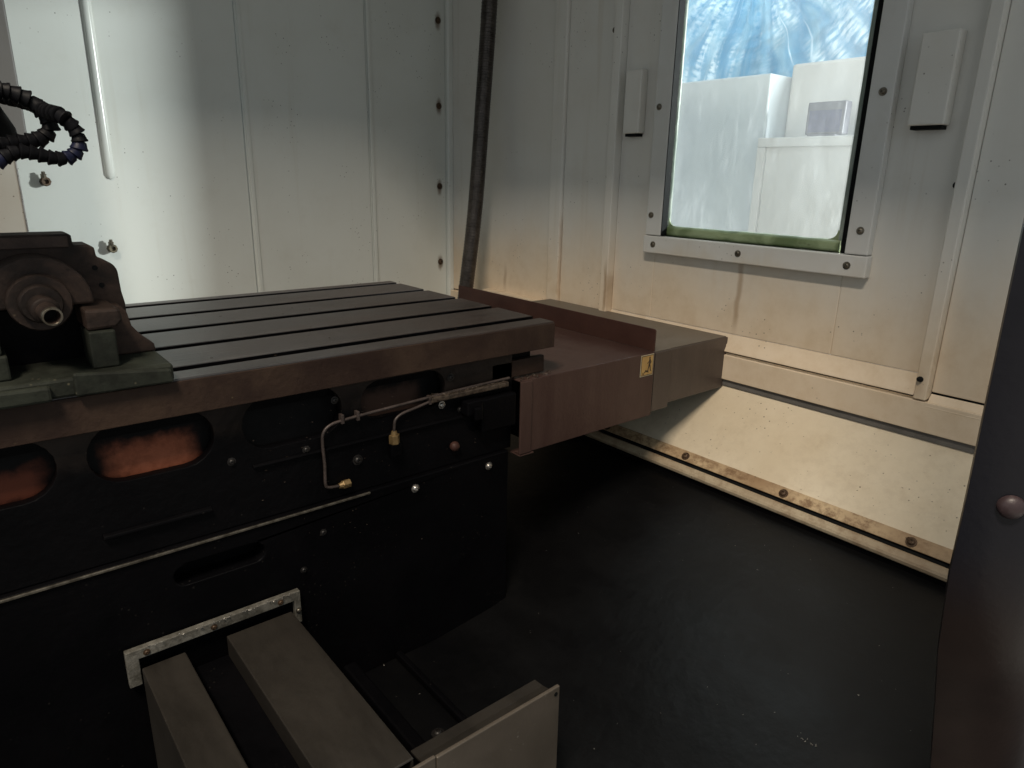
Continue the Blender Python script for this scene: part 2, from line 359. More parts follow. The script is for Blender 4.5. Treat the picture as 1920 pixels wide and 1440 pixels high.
def holed_plate(name, outer, holes, axis_y0, depth, mat, parent, bevel=0):
    """flat plate in the XZ plane with real holes: a filled 2D curve turned into a mesh"""
    cu = bpy.data.curves.new(name, 'CURVE'); cu.dimensions = '2D'; cu.fill_mode = 'BOTH'; cu.extrude = depth / 2
    for poly in [outer] + holes:
        sp = cu.splines.new('POLY'); sp.points.add(len(poly) - 1); sp.use_cyclic_u = True
        for i, p in enumerate(poly): sp.points[i].co = (p[0], p[1], 0, 1)
    tmp = bpy.data.objects.new('tmp', cu); C.objects.link(tmp)
    me = bpy.data.meshes.new_from_object(tmp.evaluated_get(bpy.context.evaluated_depsgraph_get()))
    bpy.data.objects.remove(tmp); bpy.data.curves.remove(cu)
    w0 = Vector(parent['_w'])
    for v in me.vertices:
        x, z, y = v.co; v.co = Vector((x, axis_y0 + depth / 2 - y, z)) - w0
    me.name = name; me.materials.clear(); me.materials.append(mat)
    bm = bmesh.new(); bm.from_mesh(me); bmesh.ops.remove_doubles(bm, verts=bm.verts, dist=1e-6)
    bmesh.ops.recalc_face_normals(bm, faces=bm.faces); bm.to_mesh(me); bm.free()
    return link(name, me, parent, w0, bevel)

_screws = {}
def screw(parent, p, d, rad=.0062, mat='screw', name='screw', dome=True):
    """hex-socket button head screw with a washer; alike screws share one mesh"""
    key = (round(rad, 4), mat)
    if key not in _screws:
        mb = MB(); 
        mb.lathe((0,0,0), (0,0,1), [(0, rad*1.45), (rad*.22, rad*1.45), (rad*.24, rad*1.02), (rad*.55, rad*.98), (rad*.85, rad*.72), (rad*.95, rad*.5), (rad*.94, rad*.44), (rad*.5, rad*.40)], 18)
        me = bpy.data.meshes.new(name); me.from_pydata([tuple(v) for v in mb.v], [], mb.f)
        bm = bmesh.new(); bm.from_mesh(me); bmesh.ops.recalc_face_normals(bm, faces=bm.faces); bm.to_mesh(me); bm.free()
        me.materials.append(MT[mat]); me.shade_smooth(); me.set_sharp_from_angle(angle=math.radians(35)); _screws[key] = me
    o = bpy.data.objects.new(name, _screws[key]); C.objects.link(o); o.parent = parent
    o['_w'] = list(p); o.location = Vector(p) - Vector(parent['_w'])
    o.rotation_mode = 'QUATERNION'; o.rotation_quaternion = Vector(d).to_track_quat('Z', 'Y') @ Quaternion((0, 0, 1), rnd.uniform(0, 6))
    return o

# ------------------------------------------------------------------ setting: floors, added roof
mb = MB(); mb.box(-6, 8, -5, 8, -.80, -.752); struct(mb.build('workshop_floor', MT['concrete']))
mb = MB()
prof = [(1.110, -.575), (1.02, -.590), (.62, -.690), (.50, -.703), (-1.2, -.703), (-1.2, -.713), (.50, -.713), (.62, -.70), (1.02, -.600), (1.110, -.585)]
mb.prism(prof, 'y', -.15, 1.78); struct(mb.build('floor', MT['pan'], smooth=True))
mb = MB(); mb.box(.315, 1.30, -.15, 1.84, .90, .92); mb.box(-1.3, .315, .88, 1.84, .90, .92)  # unseen roof, added and cut open to shape the shade lines on the walls
struct(mb.build('ceiling', MT['column']))

# ------------------------------------------------------------------ back wall
bw = thing('back_wall', 'pale grey sheet metal wall behind the slotted table', 'wall', (0.5, 1.80, -.70))
def panel(x0, x1, y, z0=-.70, z1=.90, nm='wall_panel'):
    m = MB(); m.box(x0, x1, y, y + .012, z0, z1); return m.build(nm, MT['wall'], bw, bevel=.0015)
panel(-1.3, .6245, 1.800); panel(.6265, .9625, 1.798); panel(.9645, 1.2180, 1.801)
m = MB(); m.prism([(1.2185, 1.800), (1.2185, 1.790), (1.223, 1.786), (1.2358, 1.786), (1.2358, 1.812), (1.2185, 1.812)], 'z', -.70, .90); m.build('corner_strip', MT['wall'], bw, bevel=.001)
# folded lips at the sheet joints
for x in (.6300, .9675):
    m = MB(); m.box(x, x + .010, 1.7945, 1.7985 + .002, -.70, .90); m.build('seam_strip', MT['wall'], bw, bevel=.0015)
for z in (.639, .4145, .190, -.0345, -.259, -.483):
    screw(bw, (1.196, 1.8005, z + .002), (0, -1, 0), .0062, 'rusty_screw')
# long half-round pressed bead with a rounded lower end
m = MB()
pts = []
for i in range(25):
    z = .90 - (.90 + .013) * i / 24; x = .322; pts.append((x, 1.802, z))
rad = [.0105] * 25
m.tube(pts + [(.322, 1.803, -.019), (.322, 1.806, -.024)], rad + [.0085, .003], 20); m.build('pressed_bead', MT['wallgloss'], bw, smooth=True)
for (x, z) in ((.196, -.030), (.302, -.174)):
    m = MB(); d = Vector((.15, -1, .05))
    p = Vector((x, 1.80, z))
    m.lathe(p, d, [(0, .0085), (.004, .0085), (.005, .0055), (.010, .0055), (.011, .0098), (.018, .0098), (.0188, .0086), (.0188, .0052), (.012, .0046)], 8)
    fit = m.build('coolant_fitting', MT['oldfit'] if x > .25 else MT['rusty_screw'], bw, smooth=False, bevel=.0004)
    m = MB(); m.lathe(p + Vector((0, -.013, .005)), (0, -.25, 1), [(0, .0055), (.011, .0055), (.012, .0036), (.016, .0036)], 8)
    m.build('bleed_nipple', MT['screw'], fit)

# ------------------------------------------------------------------ side wall with its window
sw = thing('side_wall', 'right hand sheet metal wall with a framed window and stained lower half', 'wall', (1.236, .9, -.70))
def sbox(nm, x0, x1, y0, y1, z0, z1, mat='side', bev=.0018, par=None):
    m = MB(); m.box(x0, x1, y0, y1, z0, z1); return m.build(nm, MT[mat], par or sw, bevel=bev)
# panel with the window opening, built as four sheets round the hole
YG0, YG1, ZG0, ZG1 = .575, .999, -.124, .42
sbox('wall_panel', 1.236, 1.244, .419, YG0, -.303, .90); sbox('wall_panel', 1.236, 1.244, YG1, 1.119, -.303, .90)
sbox('wall_panel', 1.2361, 1.244, YG0, YG1, -.303, ZG0); sbox('wall_panel', 1.2361, 1.244, YG0, YG1, ZG1, .90)
sbox('lower_sheet', 1.2385, 1.2440, .0, 1.80, -.70, -.3975, bev=0)
# strip bent inward below the panel, then the dark slot and the beam
m = MB(); m.prism([(1.2365, -.3035), (1.2200, -.3370), (1.2215, -.3385), (1.2395, -.3035)], 'y', .419, 1.119); m.build('drip_flange', MT['side'], sw, bevel=.0008)
sbox('slot_back', 1.2402, 1.246, .0, 1.80, -.346, -.3200, 'rubber', 0)
sbox('beam', 1.2215, 1.246, .0, 1.785, -.3970, -.3450, bev=.0015)
sbox('seal_strip', 1.2275, 1.2384, .0, 1.785, -.4110, -.3974, 'seal', 0)  # dark grey strip under the beam
sbox('post', 1.2185, 1.246, .3990, .4185, -.3424, .90, bev=.002)
sbox('post', 1.2150, 1.246, 1.1195, 1.1420, -.342, .90, bev=.002)
sbox('wall_panel', 1.2375, 1.248, .05, .3985, -.330, .90)
m = MB(); m.prism([(1.2370, -.3325), (1.2208, -.352), (1.2230, -.356), (1.2400, -.336)], 'y', .05, .3980); m.build('drip_flange', MT['side'], sw, bevel=.0008)
sbox('wall_panel', 1.2330, 1.246, 1.1425, 1.2995, -.342, .90)
sbox('post', 1.2245, 1.246, 1.300, 1.3445, -.342, .90, bev=.004)
sbox('wall_panel', 1.2362, 1.246, 1.3450, 1.815, -.342, .90)
sbox('base_flange', 1.205, 1.236, 1.345, 1.60, -.3215, -.3160, bev=.001)
for p in ((1.2330, 1.157, .313), (1.2330, 1.152, .003)): screw(sw, p, (-1, 0, 0), .0040, 'screw')
m = MB(); m.lathe((1.2372, .421, 0.0), (-1, 0, .1), [(0, .005), (.003, .0055), (.006, .004), (.007, .001)], 10); m.build('rubber_plug', MT['rubber'], sw)
m = MB(); m.lathe((1.2186, .4120, -.308), (-1, .1, .2), [(0, .0050), (.004, .0045), (.008, .0030), (.010, .001)], 9); m.build('rubber_plug', MT['rubber'], sw)
# two box-shaped clamp covers beside the window
def clamp(y0, y1, z0, z1, d):
    b = sbox('clamp_cover', 1.236 - d, 1.2358, y0, y1, z0, z1, bev=.0025)
    m = MB(); m.box(1.236 - d + .004, 1.2356, y0 + .004, y1 - .004, z0 - .006, z0 - .0003); m.build('cover_gasket', MT['rubber'], b, bevel=.001)  # black box standing in for the shadow under the clamp cover
clamp(1.054, 1.098, .095, .224, .022); clamp(.4465, .500, .088, .221, .026)
# window: bolted frame strips, rubber, sealant, pane
XF = 1.2165
fl = sbox('frame_strip', XF, 1.2359, .973, 1.015, -.1175, .90, 'frame', .002)
fr = sbox('frame_strip', XF, 1.2359, .530, .5695, -.1175, .90, 'frame', .002)
fb = sbox('frame_strip', XF - .001, 1.2359, .528, 1.018, -.1560, -.1190, 'frame', .002)
for z in (.365, .145, -.075): screw(fl, (XF, 1.002, z), (-1, 0, 0), .0046)
for z in (.360, .142, -.077): screw(fr, (XF, .5475, z), (-1, 0, 0), .0046)
for y in (.990, .777, .561): screw(fb, (XF - .001, y, -.137), (-1, 0, 0), .0046)
sbox('rubber_gasket', 1.2385, 1.2440, .9835, .9985, -.1200, .42, 'rubber', .001)
sbox('rubber_gasket', 1.2385, 1.2440, .5755, .5875, -.1200, .42, 'rubber', .001)
sbox('rubber_lining', 1.2175, 1.2358, .9710, .9727, -.1170, .42, 'rubber', 0)
sbox('rubber_gasket', 1.2390, 1.2440, .5880, .9830, -.1238, -.1190, 'rubber', .001)
# sealant: bottom bead (wavy) and paler side beads
def bead(nm, a, b, w, mat, seed):
    m = MB(); rr = random.Random(seed); n = 44; P = []; R = []
    for i in range(n + 1):
        t = i / n; p = Vector(a).lerp(Vector(b), t); P.append(p); R.append(w * (1 + .12 * mnoise.noise((t * 9, seed, 0))))
    m.tube(P, R, 10); return m.build(nm, MT[mat], sw, smooth=True)
bead('sealant_bead', (1.2470, .590, -.1085), (1.2470, .984, -.1085), .0118, 'sealant', 3)
bead('sealant_bead', (1.2470, .9785, -.105), (1.2470, .9785, .43), .0056, 'sealant2', 5)
bead('sealant_bead', (1.2475, .5925, -.105), (1.2475, .5925, .43), .0056, 'sealant2', 9)
for yc, sg in ((.9730, 1), (.5985, -1)):
    cy, cz, rr = yc - sg * .016, -.0965 + .016, .016
    poly = [(yc + sg * .006, -.1045), (yc + sg * .006, cz)] + [(cy + sg * rr * math.cos(math.radians(a)), cz + rr * math.sin(math.radians(a))) for a in range(0, -91, -15)] + [(cy, -.1045)]
    m = MB(); m.prism(poly, 'x', 1.2435, 1.2463); m.build('sealant_corner', MT['sealant'], sw)
ol = [(.586, .44), (.990, .44)] + arc(.990 - .014, -.112 + .014, .014, 0, -90, 6) + arc(.586 + .014, -.112 + .014, .014, -90, -180, 6)
m = MB(); m.prism(ol, 'x', 1.2465, 1.2505); m.build('window_pane', MT['glass'], sw)

# ------------------------------------------------------------------ sloped apron below the side wall
ap = thing('apron', 'cream sloping splash apron with rust along its bolted lower edge', 'apron', (1.17, .9, -.70))
def slope_sheet(nm, t0, t1, lift, thick, mat, y0=.0, y1=1.76, bev=.0012):
    # t along the 45 degree slope measured in x from x=1.236 (z=-.408); lift along the surface normal
    nx, nz = -.7071, .7071
    A = (1.236 - t0, -.408 - t0); B = (1.236 - t1, -.408 - t1)
    q = lambda p, h: (p[0] + nx * h, p[1] + nz * h)
    m = MB(); m.prism([q(A, lift), q(B, lift), q(B, lift - thick), q(A, lift - thick)], 'y', y0, y1); return m.build(nm, MT[mat], ap, bevel=bev)
slope_sheet('apron_sheet', .0035, .1255, 0, .004, 'apron')
es = slope_sheet('edge_strip', .1225, .1385, .0028, .0025, 'apron_edge', .0, 1.30)
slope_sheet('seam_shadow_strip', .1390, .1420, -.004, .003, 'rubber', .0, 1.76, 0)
m = MB(); m.box(1.084, 1.0885, 0, 1.76, -.700, -.5630); m.build('skirt', MT['black'], ap)
slope_sheet('backing_sheet', .118, .1500, -.0075, .004, 'rubber', .0, 1.76, 0)
m = MB(); m.prism([(1.0935, -.5535), (1.0905, -.5505), (1.086, -.5510), (1.079, -.5570), (1.0770, -.5610), (1.078, -.5660), (1.081, -.5690), (1.0935, -.5620)], 'y', 0, 1.76); m.build('rolled_edge', MT['rolled'], ap, bevel=.001)
for y in (.125, .340, .557, .772, .987):
    screw(es, (1.236 - .1315 - .002, y, -.408 - .1315 + .002), (-.7071, 0, .7071), .0058, 'rusty_screw')

# ------------------------------------------------------------------ column cover at the left, conduit hose in the corner
cc = thing('column_cover', 'grey sheet cover of the machine column at the left edge', 'cover', (-.1, 1.5, -.70))
m = MB(); m.box(-.6, .1515, 1.50, 1.70, .030, .90); m.build('upper_cover', MT['column2'], cc, bevel=.003)
m = MB(); m.box(-.6, .1270, 1.505, 1.70, -.70, .0295); m.build('lower_cover', MT['column'], cc, bevel=.001)
m = MB(); m.box(.1272, .1292, 1.503, 1.70, -.70, .0294); m.build('edge_trim', MT['bright'], cc)

path = spline([(1.200, 1.55, .90), (1.194, 1.55, .62), (1.187, 1.55, .427), (1.167, 1.55, .174), (1.142, 1.55, -.098), (1.110, 1.55, -.321), (1.085, 1.55, -.50), (1.07, 1.55, -.70)], 14)
m = MB(); m.tube(path, .0198, 18); ch = m.build('conduit_hose', MT['conduit'], smooth=True, loc=(1.07, 1.55, -.70))
tag(ch, 'dark armoured conduit hose hanging in the corner behind the table', 'hose')
m = MB(); L = 0
for i in range(len(path) - 1):
    a, b = path[i], path[i+1]; n = max(1, int((b - a).length / .006))
    for k in range(n):
        p = a.lerp(b, k / n); t = (b - a).normalized(); m.tube([p - t*.0016, p - t*.0008, p + t*.0008, p + t*.0016], [.0197, .0209, .0209, .0197], 14, False)
cr = m.build('armour_coils', MT['conduit'], ch, smooth=True); cr['kind'] = 'stuff'

# ------------------------------------------------------------------ machine table with T-slots
tb = thing('machine_table', 'dark steel machine table with five long slots across its top', 'machine table', (.2, 1.03, -.256))
Y0, Y1, ZT, ZB = .776, 1.285, -.216, -.2560
slots = [.819, .928, 1.038, 1.147, 1.252]
prof = [(Y0, ZB), (Y0, ZT)]
for s in slots:
    h = .0095; g2 = .014
    prof += [(s - h, ZT), (s - h, ZT - .014), (s - g2, ZT - .014), (s - g2, ZT - .026), (s + g2, ZT - .026), (s + g2, ZT - .014), (s + h, ZT - .014), (s + h, ZT)]
prof += [(Y1, ZT), (Y1, ZB)]
m = MB(); m.prism(prof, 'x', -.55, .727); tt = m.build('table_plate', MT['table'], tb, bevel=.0012)
for q in slots:           # black strips filling the slots and lining their far walls
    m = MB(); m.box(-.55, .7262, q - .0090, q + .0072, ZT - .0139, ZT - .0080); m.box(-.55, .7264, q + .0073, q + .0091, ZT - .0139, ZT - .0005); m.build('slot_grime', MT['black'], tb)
# unmachined rusty front face: a thin cast skin just proud of the plate
m = MB(); m.box(-.55, .7275, Y0 - .0022, Y0 - .0002, ZB - .001, ZT - .0022); m.build('front_edge', MT['tedge'], tb, bevel=.0008)
m = MB(); m.box(-.55, .700, .800, 1.26, -.275, ZB - .0003); m.build('under_web', MT['black'], tb)
m = MB(); m.box(.615, .722, .790, .80, -.300, -.2725); m.build('wiper_block', MT['tedge'], tb, bevel=.002)

# ------------------------------------------------------------------ saddle (black casting with oval openings)
sd = thing('saddle', 'black cast saddle with oval openings and oil lines under the table', 'saddle', (.1, .95, -.415))
def oval(cx, cz, hw, hh, n=10):
    hh2 = hh; return arc(cx + hw - hh, cz, hh2, -90, 90, n) + arc(cx - hw + hh, cz, hh2, 90, 270, n)
holes = [oval(cx, -.291, .064, .0335) for cx in (-.318, -.163, -.008, .1465, .306)] + [oval(.464, -.2905, .067, .027)]
holed_plate('front_web', [(-.55, -.4145), (.655, -.4145), (.655, -.2565), (-.55, -.2565)], holes, .790, .014, MT['dusty'], sd, .0025)
m = MB(); m.box(-.55, .655, .90, .915, -.4145, -.2765); m.build('rear_web', MT['black'], sd)
m = MB(); m.prism([(.8060, -.350), (.8180, -.262), (.8240, -.262), (.8240, -.350)], 'x', -.55, .540); m.build('inner_web', MT['primer'], sd, bevel=.001)
for x in (-.24, -.085, .069, .228, .388):
    m = MB(); m.box(x - .008, x + .008, .8245, .846, -.40, -.2765); m.build('cross_rib', MT['black'], sd)
m = MB(); m.prism([(.7895, -.3785), (.7840, -.3800), (.7835, -.3835), (.7895, -.3860)], 'x', .085, .197); m.build('cast_ledge', MT['black'], sd, bevel=.0008)
m = MB(); m.prism([(.7895, -.3400), (.7860, -.3415), (.7855, -.3440), (.7895, -.3455)], 'x', .250, .60); m.build('cast_ledge', MT['black'], sd, bevel=.0008)
m = MB(); m.box(.500, .640, .778, .7895, -.3085, -.3000); dl = m.build('chip_ledge', MT['grime'], sd, bevel=.002)
m = MB(); m.box(.556, .585, .770, .7895, -.338, -.316); m.box(.566, .580, .764, .770, -.345, -.325); m.build('switch_bracket', MT['black'], sd, bevel=.002)
m = MB(); m.box(.585, .652, .774, .7895, -.372, -.318); m.build('terminal_box', MT['black'], sd, bevel=.003)
m = MB(); m.lathe((.544, .7895, -.386), (0, -1, 0), [(0, .007), (.004, .008), (.008, .006), (.010, .002)], 12); m.build('red_plug', MT['maroon'], sd, smooth=True)
# copper oil lines with brass nuts
def pipe(pts, sub=10): 
    m = MB(); m.tube(spline(pts, sub), .0021, 10); return m.build('oil_pipe', MT['copper'], sd, smooth=True)
YP = .7845
p1 = pipe([(.645, YP, -.2965), (.560, YP, -.2985), (.50, YP, -.3005), (.415, YP, -.3040), (.370, YP, -.3065), (.350, YP, -.3095), (.3400, YP, -.3180), (.3380, YP, -.3330), (.3390, YP, -.3620), (.3385, YP, -.3880), (.3415, YP, -.3940), (.350, YP, -.3960), (.366, YP, -.3965)])
p2 = pipe([(.560, YP, -.3015), (.517, YP, -.3045), (.478, YP, -.3115), (.456, YP, -.3155), (.4450, YP, -.3220), (.4425, YP, -.3320), (.4420, YP, -.3450)])
def nut(par, p, d, l=.011, rad=.0068):
    m = MB(); m.lathe(p, d, [(0, rad), (l, rad)], 6); m.build('brass_nut', MT['brass'], par, bevel=.0008)
    m = MB(); m.lathe(Vector(p) - Vector(d).normalized()*.005, d, [(0, .0035), (.005, .0048)], 10); m.build('ferrule', MT['brass'], par)
nut(p2, (.4420, YP, -.3430), (0, 0, -1), .0135, .0078); nut(p1, (.362, YP, -.3965), (1, 0, 0.04), .011, .0060)
m = MB(); m.box(.434, .450, .779, .7895, -.374, -.356); m.build('pipe_block', MT['black'], sd, bevel=.001)
# small clips holding the pipes, and bolts
for x in (.366, .388, .500):
    m = MB(); m.box(x - .002, x + .002, .7805, .7895, -.3105, -.2990 + .001); m.build('pipe_clip', MT['copper'], sd, bevel=.0006)
for (x, z, rr) in ((.524, -.318, .0040), (.388, -.369, .0050), (.226, -.330, .0035), (.318, -.337, .0035), (.360, -.279, .0035), (.540, -.279, .004), (.556, -.331, .003)):
    screw(sd, (x, .7899, z), (0, -1, 0), rr, 'bright' if x in (.524,) else 'dark_bolt', 'bolt')

# ------------------------------------------------------------------ machine base
ba = thing('machine_bed', 'black cast machine bed with a pocket and shiny bolts below the saddle', 'machine bed', (.1, .95, -.705))
holed_plate('base_front', [(-.55, -.703), (.645, -.703), (.645, -.4155), (-.55, -.4155)], [oval(.200, -.4535, .053, .0135)], .7825, .03, MT['black'], ba, .002)
m = MB(); m.box(-.55, .645, .8130, 1.25, -.703, -.4160); m.build('base_body', MT['black'], ba)
m = MB(); m.box(-.55, .400, .7795, .7822, -.4190, -.4158); m.build('edge_rail', MT['screw'], ba, bevel=.0006)
for x in (.472, .605): screw(ba, (x, .7822, -.432), (0, -1, 0), .0044, 'bright', 'bolt')
for x, z in ((.330, -.455), (.30, -.50)): screw(ba, (x, .7822, z), (0, -1, 0), .0032, 'dark_bolt', 'bolt')
m = MB(); m.box(.345, .365, .10, .7820, -.703, -.672); m.build('foot_rail', MT['black'], ba, bevel=.004)
m = MB(); m.box(.430, .440, .20, .7820, -.703, -.690); m.build('foot_rail', MT['black'], ba, bevel=.003)
screw(ba, (.400, .620, -.7028), (0, 0, 1), .006, 'dark_bolt', 'bolt')

# ------------------------------------------------------------------ brown telescopic way cover
wc = thing('way_cover', 'brown telescopic sheet cover at the right end of the table', 'way cover', (.95, 1.05, -.43))
def hat(nm, x0, x1, yf, yb, zt, zb, mat, t=.003, lip=.012, mat_top=None):
    o = [(yf + lip, zb), (yf, zb), (yf, zt), (yb, zt), (yb, zb), (yb - t, zb), (yb - t, zt - t), (yf + t, zt - t), (yf + t, zb + t), (yf + lip, zb + t)]
    m = MB(); m.prism(o, 'x', x0, x1); return m.build(nm, MT[mat], wc, bevel=.0014)
s1 = hat('inner_section', .6620, .9840, .7760, 1.335, -.3030, -.4255, 'cover')
m = MB(); m.box(.6600, .6830, .7725, .7757, -.4245, -.3045); m.build('end_band', MT['cover'], s1, bevel=.001)
m = MB(); m.box(.6600, .6900, .7725, .80, -.4275, -.4258); m.build('end_foot', MT['cover'], s1, bevel=.0008)
hat('middle_section', .980, 1.0390, .7805, 1.331, -.3065, -.4215, 'cover3')
s3 = hat('outer_section', 1.030, 1.2260, .7860, 1.327, -.3085, -.4155, 'cover3')
m = MB(); m.box(1.2265, 1.2290, .7862, 1.327, -.4155, -.3087); m.build('end_plate', MT['cover3'], s3, bevel=.001)
m = MB(); m.box(.9890, 1.0385, .7830, 1.329, -.3062, -.3048); m.build('top_sheet', MT['cover2'], s3)
m = MB(); m.box(1.0388, 1.2255, .7890, 1.325, -.3083, -.3068); m.build('top_sheet', MT['cover2'], s3)
m = MB(); m.box(.6900, 1.2000, .80, 1.30, -.4130, -.3120); m.build('way_beam', MT['black'], wc)  # black filler added inside the cover to block leaking light
m = MB(); m.box(.9842, .9885, .7790, .7804, -.4225, -.3066); m.build('wiper_seal', MT['rubber'], wc)  # black strip standing in for the shadow band at the section joint
gp = [(.7790, -.3028), (.7790, -.2650), (.7800, -.2625), (.7825, -.2612), (1.40, -.2612), (1.40, -.3028)]
m = MB(); m.prism(gp, 'x', .9825, .9860); m.build('guard_plate', MT['maroon'], wc, bevel=.0006)
# yellow warning label with a slipping walker
lb = thing('warning_label', 'small yellow warning sticker with a walking figure on the brown cover', 'sticker', (.9615, .7756, -.324))
m = MB(); m.box(.9440, .9790, .7752, .7757, -.3445, -.3045); m.build('label_border', MT['yedge'], lb)
m = MB(); m.box(.9452, .9778, .7749, .77515, -.3432, -.3058); m.build('label_line', MT['ink'], lb)
m = MB(); m.box(.9464, .9766, .77465, .77485, -.3420, -.3070); m.build('label_face', MT['yellow'], lb)
m = MB()
def flat(poly): m.prism([(.9615 + p[0] * .001, -.3245 + p[1] * .001) for p in poly], 'y', .7744, .77462)
flat([(6 + 2.1*math.cos(a*.7854), 13.5 + 2.1*math.sin(a*.7854)) for a in range(8)])
flat([(4.2, 11.2), (8, 11.4), (9, 3), (6.2, -2), (3.6, -.5), (4.4, 5)])
flat([(4.8, 9.5), (1.0, 4.5), (-.6, 5.2), (-.4, 3.6), (1.8, 3.2), (5.2, 7)])
flat([(7.4, 10.5), (11, 6.5), (10.5, 2.5), (9.4, 2.6), (9.4, 6), (7, 8)])
flat([(3.6, 0), (6.4, -1), (4.0, -7.5), (3.8, -12.5), (5.4, -13), (5.2, -13.8), (1.4, -13.2), (2.0, -7.5)])
flat([(5.6, 0), (8.6, .5), (10.0, -6.5), (11.2, -11), (12.8, -11.6), (12.2, -12.6), (8.8, -11.4), (7.6, -6)])
flat([(2.4, -9.5), (2.2, -12), (-2.5, -10.5), (-7, -11), (-10, -15.5), (-13, -11), (-12.5, -13.5), (-10.8, -17), (-9, -16.5), (-6, -12.4), (-2, -12.2)][::-1])
flat([(-6, -9.2), (-3.4, -8.2), (-.8, -9.4), (-3.4, -10.2)])
m.build('walker_pictogram', MT['ink'], lb)

# ------------------------------------------------------------------ lower slide cover in front of the base
sc = thing('slide_cover', 'olive grey slide cover with pale pitted flange in front of the black base', 'slide cover', (.2, .62, -.70))
fp = [(.0845, -.567), (.0845, -.5205), (.2885, -.5205), (.2885, -.5675), (.2800, -.5675), (.2800, -.5330), (.0975, -.5330), (.0975, -.567)]
m = MB(); m.prism(fp, 'y', .7705, .7790); fg = m.build('mounting_flange', MT['flange'], sc, bevel=.001)
for x in (.106, .180, .262): screw(fg, (x, .7700, -.5268), (0, -1, 0), .0026, 'rusty_screw')
screw(fg, (.2842, .7700, -.548), (0, -1, 0), .0026, 'screw')
t = .003
def rail(x0, x1, z, y0, y1):
    m = MB(); m.prism([(x0, -.69), (x0, z), (x1, z), (x1, -.69), (x1 - t, -.69), (x1 - t, z - t), (x0 + t, z - t), (x0 + t, -.69)], 'y', y0, y1); return m.build('slide_rail', MT['rail'], sc, bevel=.0025)
rail(.0985, .1455, -.5450, .470, .7698); rail(.1925, .2750, -.5450, .470, .7698)
m = MB(); m.box(.1457, .1923, .470, .7698, -.690, -.572); m.build('channel_floor', MT['black'], sc)
m = MB(); m.box(.184, .2940, .4600, .4640, -.700, -.5480); m.build('end_plate', MT['plate'], sc, bevel=.001)
m = MB(); m.prism([(.2950, -.700), (.2950, -.5495), (.4610, -.5510), (.4620, -.700)], 'y', .4595, .4640); ep = m.build('end_plate', MT['plate'], sc, bevel=.0012)
m = MB(); m.prism([(.4643, -.5515), (.474, -.5540), (.488, -.5550), (.488, -.5570), (.474, -.5562), (.4643, -.5540)], 'x', .282, .448); m.build('plate_lip', MT['rail'], ep)
m = MB(); m.lathe((.4545, .4594, -.5590), (0, -1, 0), [(0, .0025), (.0008, .0025)], 12); m.build('plate_hole', MT['rubber'], ep)

# ------------------------------------------------------------------ fixture on the table
fx = thing('indexing_fixture', 'rusty brown indexing fixture with a hollow shaft standing on the table', 'fixture', (.06, .87, -.216))
ZT2 = -.2158
m = MB(); m.box(-.10, .1715, .7690, 1.03, ZT2, -.1965); m.build('base_plate', MT['green'], fx, bevel=.003)
m = MB(); m.prism([(.080, ZT2), (.080, -.1915), (.168, -.2005), (.1700, ZT2)], 'y', .7640, .7688); m.build('foot_block', MT['green'], fx, bevel=.003)
m = MB(); m.prism([(-.10, ZT2), (-.10, -.1965), (.0605, -.2000), (.0605, ZT2)], 'y', .7600, .7688); m.build('foot_block', MT['green'], fx, bevel=.003)
m = MB(); m.prism([(.128, -.1963), (.128, -.141), (.141, -.141), (.147, -.149), (.150, -.165), (.158, -.1765), (.170, -.1880), (.1712, -.1963)], 'y', .836, .861); m.build('side_gusset', MT['rust'], fx, bevel=.002)
m = MB(); m.box(-.10, .127, .850, .861, -.1963, -.140); m.build('rear_web', MT['black'], fx)  # black sheet added for the deep shade between the legs
body = [(-.12, -.160), (-.12, -.0665), (.1085, -.0665), (.1100, -.0685), (.1105, -.0785), (.1245, -.0785), (.1295, -.0815), (.1303, -.0915), (.1375, -.0960)] + arc(.1335, -.1110, .0152, 62, 0, 6) + [(.1495, -.131), (.1515, -.1440), (.1515, -.1530), (.148, -.1600)]
m = MB(); m.prism(body, 'y', .862, .905); m.build('body', MT['rust'], fx, bevel=.0022)
m = MB(); m.box(-.12, .1060, .8590, .8618, -.0800, -.0685); m.build('top_strip', MT['rust2'], fx, bevel=.001)
m = MB(); m.prism([(.105, -.1965), (.105, -.1605), (.1470, -.1605), (.1640, -.1965)], 'y', .862, .985); m.build('rear_leg', MT['rust'], fx, bevel=.003)
m = MB(); m.prism([(-.10, -.1965), (-.10, -.1605), (.02, -.1605), (.03, -.1965)], 'y', .862, .985); m.build('rear_leg', MT['rust'], fx, bevel=.003)
half = [(.1150, -.1335)] + arc(.0690, -.1300, .0460, 0, 180, 22) + [(.0230, -.1335)]
m = MB(); m.prism(half, 'y', .815, .8618); m.build('half_flange', MT['rust'], fx, bevel=.0025)
m = MB(); m.lathe((.0680, .8148, -.1270), (0, -1, 0), [(0, .0275), (.010, .0275), (.012, .0262), (.012, .019), (.020, .0185), (.022, .0170), (.022, .010)], 36); m.build('hub', MT['rust'], fx, smooth=True)
d = Vector((.12, -1, -.14)); p0 = Vector((.0675, .795, -.1290))
m = MB(); m.lathe(p0, d, [(0, .0122), (.014, .0122), (.0150, .0112), (.0155, .0088), (.0350, .0088), (.0352, .0070), (.0260, .0066), (.0220, .0064)], 28); m.build('shaft', MT['rust'], fx, smooth=True)
m = MB(); q = p0 + d.normalized() * .0320; m.lathe(q, d, [(0, .00895), (.0032, .0090), (.0040, .0085), (.0040, .0072), (.0034, .0068)], 28, False); m.build('shaft_ring', MT['screw'], fx, smooth=True)
m = MB(); m.cyl(p0 + d.normalized() * .0222, d, .0063, .0006, 20); m.build('shaft_bore', MT['rubber'], fx)
